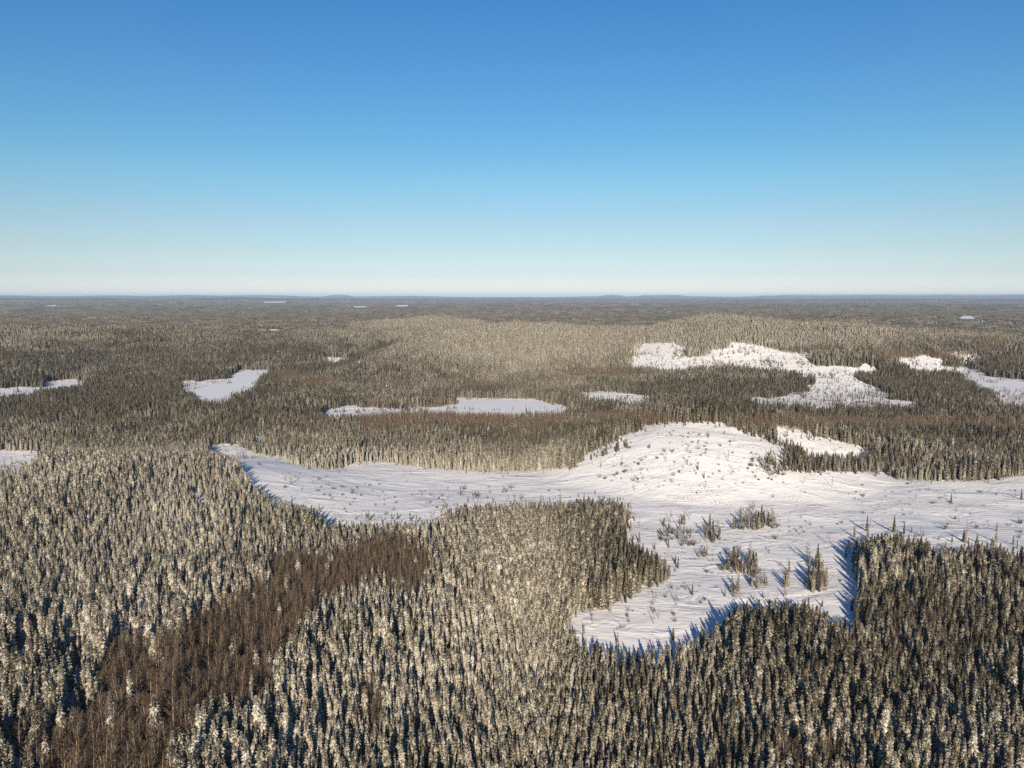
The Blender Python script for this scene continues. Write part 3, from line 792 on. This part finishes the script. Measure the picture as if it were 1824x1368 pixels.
ZONES = [(190, "at the bottom edge left of the brown leafless stand"), (420, "at the bottom edge inside the brown leafless stand"),
         (640, "at the bottom edge just right of the brown leafless stand"), (830, "at the bottom edge a little left of the middle"),
         (1040, "at the bottom edge a little right of the middle"), (1370, "at the bottom edge under the tip of the snowfield"),
         (1530, "at the bottom edge around the brown leafless patch"), (9999, "in the bottom right corner")]
LOOK = ["dark green", "grey green", "tan frosted", "cream frosted"]
FORM = {0: "bushy spruce", 1: "narrow spruce", 2: "club topped spruce"}
lab_u, lab_v = proj(X, Y, Z + .5 * hgt)
sizes = sorted(hgt[spi])
t1_, t2_ = sizes[100], sizes[200]
for i in spi:
    zn = next(t for lim, t in ZONES if lab_u[i] < lim)
    big = "short " if hgt[i] < t1_ else ("tall " if hgt[i] > t2_ else "")
    lb = "%s%s %s %s" % (big, LOOK[lev[i]], FORM[var[i]], zn)
    zi = [lim for lim, t in ZONES].index(next(lim for lim, t in ZONES if lab_u[i] < lim))
    zu = np.sort([lab_u[q] for q in spi if lab_u[q] < ZONES[zi][0] and (zi == 0 or lab_u[q] >= ZONES[zi - 1][0])])
    lb = lb.replace(" brown leafless", " brown").replace("at the bottom edge", "at bottom edge").replace(" a little", "").replace(" leafless", "").replace("around the brown patch", "around the brown trees").replace("in the bottom right corner", "in bottom right corner")
    lb = lb.replace("club topped", "clubbed") if len(lb.split()) > 14 else lb
    lb += ", " + ["left third", "middle third", "right third"][min(2, int(3 * np.searchsorted(zu, lab_u[i]) / len(zu)))]
    zr = np.median([rr[q] for q in spi if lab_u[q] < ZONES[zi][0] and (zi == 0 or lab_u[q] >= ZONES[zi - 1][0])])
    if len(lb.split()) <= 15: lb += " front" if rr[i] < zr else " rear"
    me_c = crowns[lev[i] * 3 + var[i]][0]
    tree("spruce_tree", [("crown", me_c), ("trunk", TRUNK)], (X[i], Y[i], Z[i] - .25), hgt[i], wid[i], rng.uniform(0, 6.28), lb, "spruce",
         "frosted spruces " + zn, (rng.normal(0, .02), rng.normal(0, .02)))
lbu, lbv = proj(XB, YB, ZB + .5 * HB)
hs_ = np.sort(HB[bri])
_l = bri[lbu[bri] < 700]
QU = np.quantile(lbu[_l], np.arange(1, 7) / 7); QV = np.quantile(-lbv[_l], [.25, .5, .75])
for i in bri:
    if lbu[i] < 700:
        c_ = int(np.searchsorted(QU, lbu[i])); r_ = int(np.searchsorted(QV, -lbv[i]))
        grp = "of the brown stand at the lower left"
        zn = "in the %s of the brown stand, %s" % (["far left", "left part", "left middle", "centre", "right middle", "right part", "far right"][c_],
                                                   ["lowest row", "second row", "third row", "fourth row"][r_])
    elif lbu[i] < 1560: zn = "in the brown patch at the bottom right"; grp = "of the brown patch at the bottom right"
    else: zn = "in the brown patch near the right edge"; grp = "of the brown patch near the right edge"
    big = "short" if HB[i] < hs_[42] else ("tall" if HB[i] > hs_[170] else ("lowish" if HB[i] < hs_[85] else ("tallish" if HB[i] > hs_[130] else "middling")))
    tl = (rng.normal(0, .07), rng.normal(0, .07))
    big += " " + ("right leaning" if tl[1] > .04 else ("left leaning" if tl[1] < -.04 else "upright"))
    p, q = bares[int(IB[i]) - BN[0]] if int(IB[i]) in BN else bares[0]
    tree("bare_tree", [("trunk", p), ("crown", q)], (XB[i], YB[i], ZB[i] - .2), HB[i], 1.1, 0.0,
         "%s leafless tree %s" % (big, zn), "bare tree", "leafless trees " + grp, tl)

# islands of dark spruces on the open snow
ISL = [
 ("the clump near the top of the right snowfield", [(1302,944),(1386,943),(1384,930),(1340,924),(1310,934)], 38, 8.2, 0),
 ("the small clump beside the topmost island", [(1250,960),(1262,970),(1288,960),(1286,948),(1262,943)], 22, 6.8, 0),
 ("the low clump in the middle of the snowfield", [(1240,988),(1245,996),(1266,996),(1264,986)], 9, 5.0, 0),
 ("the central island of the snowfield", [(1286,1010),(1300,1022),(1345,1026),(1350,1012),(1340,1000),(1300,996)], 40, 7.8, 0),
 ("the low clump below the central island", [(1332,1040),(1345,1052),(1366,1048),(1366,1038),(1345,1030)], 18, 5.2, 1),
 ("the arc shaped island near the right forest", [(1438,1004),(1462,1004),(1470,1030),(1475,1052),(1455,1058),(1425,1050),(1436,1034)], 44, 7.8, 1),
 ("the thin clump between the two largest islands", [(1393,1048),(1404,1052),(1408,1030),(1404,1010),(1396,1022)], 13, 6.0, 1),
 ("the loose group left of the islands", [(1168,958),(1186,976),(1236,974),(1248,950),(1216,925),(1180,936)], 26, 5.0, 0),
 ("the small clump just above the lower forest", [(1290,1065),(1320,1068),(1316,1050),(1294,1054)], 9, 6.4, 1),
 ("the clump on the right flank of the mound", [(1332,830),(1350,838),(1390,852),(1398,842),(1392,812),(1362,812)], 36, 6.5, 1),
 ("the tree line at the left foot of the mound", [(1048,821),(1075,813),(1100,806),(1122,797),(1120,789),(1095,796),(1060,807)], 26, 6.5, 0),
]
extra = [  # lone trees: u, v of the foot, height in m, label
 (1455.5,1012,11.5,"tallest spruce of the arc shaped island near the right forest"), (1471,1044,9,"slim spruce at the right tip of the arc shaped island"),
 (1356,931,10.5,"tall spruce poking out of the topmost island on the snow"), (1425,818,12,"tall dark spruce on the shoulder right of the snow mound"),
 (1412,812,10,"second tall dark spruce on the shoulder beside the mound"), (1592,948,9.5,"tallest lone spruce on the snow above the right forest"),
 (1544,946,8.5,"lone thin spruce left of the tallest lone one above the right forest"), (1610,951,6.5,"lone small spruce at the upper edge of the right forest"),
 (1264,940,8.5,"lone slim spruce above the small clump on the snow"), (1233,1060,5,"lone small spruce on the lower snow left of the islands"),
 (1694,893,5.5,"lone spruce on the right part of the open snow"), (1819,890,7,"lone spruce on the snow at the right edge of the picture"),
 (1775,946,5,"small spruce on the snow below the right track"), (1040,912,11,"tallest spire on the top edge of the middle forest"),
 (518,862,5,"small spruce standing in the left arm of the snowfield"), (635,822,5,"small spruce on the far edge of the left snowfield"),
 (1243,837,5.5,"small dark spruce halfway up the snow mound"), (1254,852,5,"thin dark spruce low on the front of the mound"),
 (1275,762,3.5,"tiny spruce on the very crest of the mound"), (820,882,6,"small spruce just above the left part of the middle forest"),
]
def pick_in(P, n):
    P = np.array(P, float); out = []; t = 0
    while len(out) < n and t < 4000:
        t += 1
        u, v = rng.uniform(P[:, 0].min(), P[:, 0].max()), rng.uniform(P[:, 1].min(), P[:, 1].max())
        if in_poly(P, np.array([u]), np.array([v]))[0]: out.append((u, v))
    return out
def ninth(P, u, v):
    P = np.array(P, float); a, b = P.min(0), P.max(0)
    cu, cv = (u - a[0]) / (b[0] - a[0]), (v - a[1]) / (b[1] - a[1])
    return "%s, %s row" % (["far left", "left", "left middle", "centre", "right middle", "right", "far right"][min(6, int(cu * 7))], ["back", "upper", "lower", "front"][min(3, int(cv * 4))])
SZ = ["low", "medium", "high"]
n_isl = 0
for place, P, n, h0, l0 in ISL:
    for (u, v) in pick_in(P, n):
        q = hit(u, v)
        if q is None: continue
        s = rng.uniform(.45, 1.25); li = int(np.clip(l0 + rng.integers(-1, 2), 0, 2)); vv = int(rng.integers(0, 3))
        hh = h0 * s
        sd_ = ninth(P, u, v).replace(" row", "").split(", ")
        lb = "%s %s spruce of %s" % (SZ[0 if s < .72 else (1 if s < 1 else 2)], ["dark", "greyish", "frosted"][li], place) + ", " + sd_[0]
        if rng.random() < .34:
            p_, q_ = bares[int(rng.integers(0, 4))]
            tree("bare_tree", [("trunk", p_), ("crown", q_)], (q[0], q[1], q[2] - .15), hh * 1.05, 1.5, rng.uniform(0, 6.28), lb.replace(["dark", "greyish", "frosted"][li] + " spruce", "leafless tree"),
                 "bare tree", "leafless trees of " + place, (rng.normal(0, .05), rng.normal(0, .05)))
            continue
        li = min(3, li + int(rng.random() < .2))
        lb = lb.replace("dark spruce", "frosted spruce") if li > 1 else lb
        tree("young_spruce", [("crown", crowns[li * 3 + vv][0]), ("trunk", TRUNK)], (q[0], q[1], q[2] - .15), hh * .88, rng.uniform(1.0, 1.35), rng.uniform(0, 6.28), lb,
             "young spruce", "spruces of " + place, (rng.normal(0, .02), rng.normal(0, .02)))
        n_isl += 1
for u, v, hh, lb in extra:
    q = hit(u, v)
    tree("young_spruce", [("crown", crowns[int(rng.integers(0, 3))][0]), ("trunk", TRUNK)], (q[0], q[1], q[2] - .15), hh, .85, rng.uniform(0, 6.28), lb,
         "young spruce", "lone spruces on the open snow")
print("island spruces", n_isl)

# low shrubs and leafless saplings on the snow
def shrub_mesh(R_, n, spread, evergreen):
    b_ = B()
    for k in range(n):
        a = R_.uniform(0, 6.28); r = R_.uniform(0, .35) * spread
        o = Vector((math.cos(a) * r, math.sin(a) * r, -.05)); d = Vector((math.cos(a) * R_.uniform(.1, .7) * spread, math.sin(a) * R_.uniform(.1, .7) * spread, R_.uniform(.5, 1)))
        e = o + d; b_.cone(o, e, .018, .006, 3, R_.uniform(0, .3))
        for _ in range(5 if not evergreen else 9):
            s = o.lerp(e, R_.uniform(.2, 1)); a2 = R_.uniform(0, 6.28); L = R_.uniform(.15, .34)
            d2 = Vector((math.cos(a2), math.sin(a2), R_.uniform(-.1, 1.2))).normalized(); w = d2.orthogonal().normalized() * (.075 if evergreen else .012)
            f = R_.uniform(0, .75) if evergreen else R_.uniform(0, .5)
            m_ = s + d2 * L * .5
            b_.add([s, m_ + w, s + d2 * L, m_ - w], [(0, 1, 2, 3)], f)
    return b_.build("shrub", [M_SHRUB])
SH = [shrub_mesh(R_, 14, 1.0, False), shrub_mesh(R_, 18, 1.3, False), shrub_mesh(R_, 12, .9, True), shrub_mesh(R_, 16, 1.2, True)]
SHZ = [
 ("on the left snowfield", [(570,880),(640,860),(760,856),(800,870),(780,905),(740,920),(640,918),(600,915)], 42, 1.3),
 ("above the middle forest", [(800,870),(940,868),(940,888),(830,890)], 12, 2.8),
 ("in the left arm of the snowfield", [(470,830),(590,848),(590,880),(520,885)], 10, 1.6),
 ("on the left flank of the mound", [(1060,850),(1140,800),(1240,770),(1290,768),(1270,800),(1220,850),(1170,870),(1110,868)], 74, 1.8),
 ("on the front of the mound", [(1230,830),(1320,830),(1340,860),(1240,880)], 12, 1.1),
 ("on the lower snow slope", [(1060,1095),(1150,1060),(1220,1030),(1280,1045),(1290,1080),(1200,1120),(1090,1130)], 28, 1.3),
 ("between the tree islands", [(1200,985),(1280,975),(1420,960),(1480,940),(1420,925),(1400,950),(1290,990),(1270,1030)], 16, 1.6),
 ("on the broad right snow", [(1400,870),(1560,862),(1820,880),(1820,955),(1700,950),(1580,930),(1430,930)], 30, 1.6),
 ("on the distant snowy hillside", [(1135,642),(1165,618),(1215,630),(1260,640),(1320,620),(1440,640),(1400,652),(1250,646)], 16, 3.0),
 ("under the topmost tree island", [(1300,946),(1392,944),(1388,930),(1310,932)], 12, 2.9), ("under the central tree island", [(1284,1014),(1300,1026),(1352,1028),(1352,1010),(1300,998)], 12, 2.8),
 ("under the arc shaped island", [(1425,1054),(1478,1056),(1472,1030),(1440,1034)], 12, 2.5), ("in the loose group", [(1168,958),(1186,978),(1236,976),(1248,950),(1216,925)], 20, 2.8),
 ("in the mound's right clump", [(1326,832),(1350,842),(1398,854),(1396,820),(1350,818)], 14, 2.8),
]
for place, P, n, s0 in SHZ:
    for (u, v) in pick_in(P, n):
        q = hit(u, v)
        if q is None: continue
        s = s0 * rng.uniform(.45, 1.35); k = int(rng.choice([0, 1, 2, 3], p=[.36, .34, .15, .15]))
        o = link(bpy.data.objects.new("shrub", SH[k])); o.location = (q[0], q[1], q[2] - .05); o.scale = (s * .8, s * .8, s * rng.uniform(.9, 1.7)); o.rotation_euler = (0, 0, rng.uniform(0, 6.28))
        o["label"] = "%s %s shrub %s, %s" % ("tiny" if s < s0 * .7 else ("small" if s < s0 * 1.05 else "larger"), "leafless" if k < 2 else "evergreen", place, ninth(P, u, v))
        o["category"] = "shrub"; o["group"] = "shrubs " + place

BR = [add_proto(m_) for m_ in (SH[0], SH[1], SH[3])]
bx, by = grid_pts(330, 780, 2.6, 37); bz = zt(bx, by)
bu, bv = proj(bx, by, bz)
den = .012 + 0 * bx
for a, b, ru, rv, p in ((1180,815,120,50,.20),(1260,850,70,30,.08),(680,890,140,36,.10),(500,855,60,30,.06),(880,878,110,14,.10),(1210,945,60,40,.22),(1330,1010,110,50,.14),(1180,1080,130,50,.07),
                        (1345,940,62,14,.9),(1270,962,36,14,.6),(1318,1018,48,13,.9),(1355,1046,30,9,.8),(1452,1044,42,16,.7),(1205,950,50,26,.5),(1368,830,44,24,.8),(1305,1062,22,8,.6),(1600,900,260,46,.055),(1480,945,70,18,.12),(1220,775,110,18,.12)):
    den = np.maximum(den, p * np.exp(-(((bu - a) / ru) ** 2 + ((bv - b) / rv) ** 2)))
den *= np.clip(.45 + 1.5 * vnoise(bx / 9, by / 9, 81), 0.05, 1.9)
kk = look(G_SNOW, bu, bv) & visible(bx, by, bz) & (rng.random(bx.shape) < den)
bx, by, bz = bx[kk], by[kk], bz[kk]
bs = rng.uniform(.35, 1.15, bx.shape) * (1 + .6 * (np.hypot(bx, by) > 430))
o = instancer("brush", bx, by, bz - .08, rng.choice(BR, bx.shape), bs * .8, bs * rng.uniform(.8, 1.6, bx.shape), rng.uniform(0, 6.28, bx.shape), .15)
o["kind"] = "stuff"; o["label"] = "low twigs and brush poking through the snow of the clearing"; o["category"] = "brush"
print("brush", len(bx))

def sapling_mesh(R_):
    p, q = B(), B()
    bend = R_.uniform(-.05, .05)
    p.cone((0, 0, -.03), (bend, 0, .5), .016, .012, 5); p.cone((bend, 0, .5), (bend * 1.5, 0, 1), .012, .003, 5)
    for k in range(30):
        t = R_.uniform(.28, .98); a = R_.uniform(0, 6.28); L = .13 * (1.15 - t) * R_.uniform(.6, 1.3)
        o = Vector((bend * min(1.5, t * 2), 0, t)); d = Vector((math.cos(a), math.sin(a), R_.uniform(0, .9))).normalized()
        q.cone(o, o + d * L, .0070, .0025, 3, R_.uniform(0, .3))
        for _ in range(3):
            s = o + d * L * R_.uniform(.3, 1); d2 = (d + Vector((R_.uniform(-1, 1), R_.uniform(-1, 1), R_.uniform(0, 1)))).normalized(); w = d2.orthogonal().normalized() * .0045
            q.add([s - w, s + w, s + d2 * L * .5], [(0, 1, 2)], R_.uniform(0, .5))
    return p.build("trunk", [M_DEAD]), q.build("branches", [M_TWIG])
SAP = [sapling_mesh(R_) for _ in range(3)]
SAPS = [
 (1297,822,8.5,"tallest leafless sapling on the crown of the snow mound"), (1281,820,5.5,"shorter leafless sapling left of the tallest one on the mound"),
 (1308,788,6,"leafless sapling near the crest of the snow mound"), (1345,853,6.5,"leafless sapling at the right foot of the mound"),
 (1256,872,6,"leafless sapling at the front foot of the mound"), (1130,875,6.5,"leafless sapling at the left foot of the mound"),
 (1431,863,6,"leafless sapling right of the mound below the dark trees"), (1482,868,8,"bushy leafless sapling in front of the far dark trees"),
 (1630,892,7,"leafless sapling on the right snow near its far edge"), (1808,890,7,"leafless sapling near the right border of the snow"),
 (1472,968,8,"left one of the leafless pair above the corner of the right forest"), (1478,969,7,"right one of the leafless pair above the corner of the right forest"),
 (1548,948,8.5,"leafless tree beside the lone thin spruce above the right forest"), (1536,943,6.5,"small leafless tree left of the lone thin spruce"),
 (1722,955,9,"leafless tree on the snow above the right forest"), (1708,935,7,"leafless tree up the snow behind the right forest"),
 (1760,945,6,"leafless sapling on the snow below the right track"), (1205,1078,9,"leafless tree leaning on the lower snow slope"),
 (1164,1112,6.5,"thin dead stem on the lower snow slope"), (1173,1103,5,"short dead stem beside the taller one on the lower slope"),
 (1055,1110,8,"dark leafless stem at the left tip of the lower slope"), (1166,1072,5.5,"leafless stem near the edge of the middle forest"),
 (1269,1008,6.5,"pale leafless stem left of the central island"), (1322,1022,9,"pale leafless stem in front of the central island"),
 (1317,1026,8,"second pale leafless stem in front of the central island"), (1367,935,8,"pale leafless stem in front of the topmost island"),
 (1194,930,8,"leafless sapling top left of the island group"), (1212,945,9,"leafless tree in the loose group left of the islands"),
 (1228,925,8,"leafless tree behind the loose group left of the islands"), (1406,922,5,"leafless sapling right of the topmost island"),
 (1140,938,7,"leafless sapling beside the right edge of the middle forest"), (520,860,7,"leafless sapling in the left arm of the snowfield"),
 (718,848,6.5,"leafless sapling near the far edge of the left snowfield"), (730,845,5.5,"smaller leafless sapling near the far edge of the left snowfield"),
 (1070,835,8,"leafless tree at the left tail of the mound"), (1186,823,8,"leafless sapling on the upper left flank of the mound"),
 (1108,822,5,"leafless sapling just right of the line of spruces"), (910,876,7,"leafless sapling behind the middle forest"),
 (1534,902,6,"leafless sapling beside the right track"), (1343,908,6,"leafless sapling behind the topmost island"),
]
for u, v, hh, lb in SAPS:
    q = hit(u, v)
    a, b2 = SAP[int(rng.integers(0, 3))]
    tree("bare_sapling", [("trunk", a), ("branches", b2)], (q[0], q[1], q[2] - .1), hh, 1.0, rng.uniform(0, 6.28), lb, "sapling", "leafless saplings on the open snow",
         (rng.normal(0, .05), rng.normal(0, .05)))

# ------------------------------------------------------------------ haze
zmin, zmax = float(V[:, 2].min()), float(V[:, 2].max())
top = max(zmax + 15, H + 10)
bm_ = [(sx * 43500, sy * 43500, z) for z in (zmin - 1, top) for sx, sy in ((-1, -1), (1, -1), (1, 1), (-1, 1))]
me = mesh_from("haze", bm_, [(0, 3, 2, 1), (4, 5, 6, 7), (0, 1, 5, 4), (1, 2, 6, 5), (2, 3, 7, 6), (3, 0, 4, 7)], [])
mh = bpy.data.materials.new("haze"); mh.use_nodes = True
nt = mh.node_tree; nt.nodes.clear()
ou = nt.nodes.new("ShaderNodeOutputMaterial"); pv = nt.nodes.new("ShaderNodeVolumePrincipled")
pv.inputs["Color"].default_value = (0.58, 0.76, 1.0, 1); pv.inputs["Density"].default_value = 3.4e-5; pv.inputs["Anisotropy"].default_value = -0.15
nt.links.new(pv.outputs[0], ou.inputs["Volume"])
me.materials.append(mh)
hz = link(bpy.data.objects.new("haze", me)); hz["kind"] = "stuff"; hz["label"] = "thin blue winter haze over the distant land"; hz["category"] = "haze"
print("zmin", zmin, "zmax", zmax)
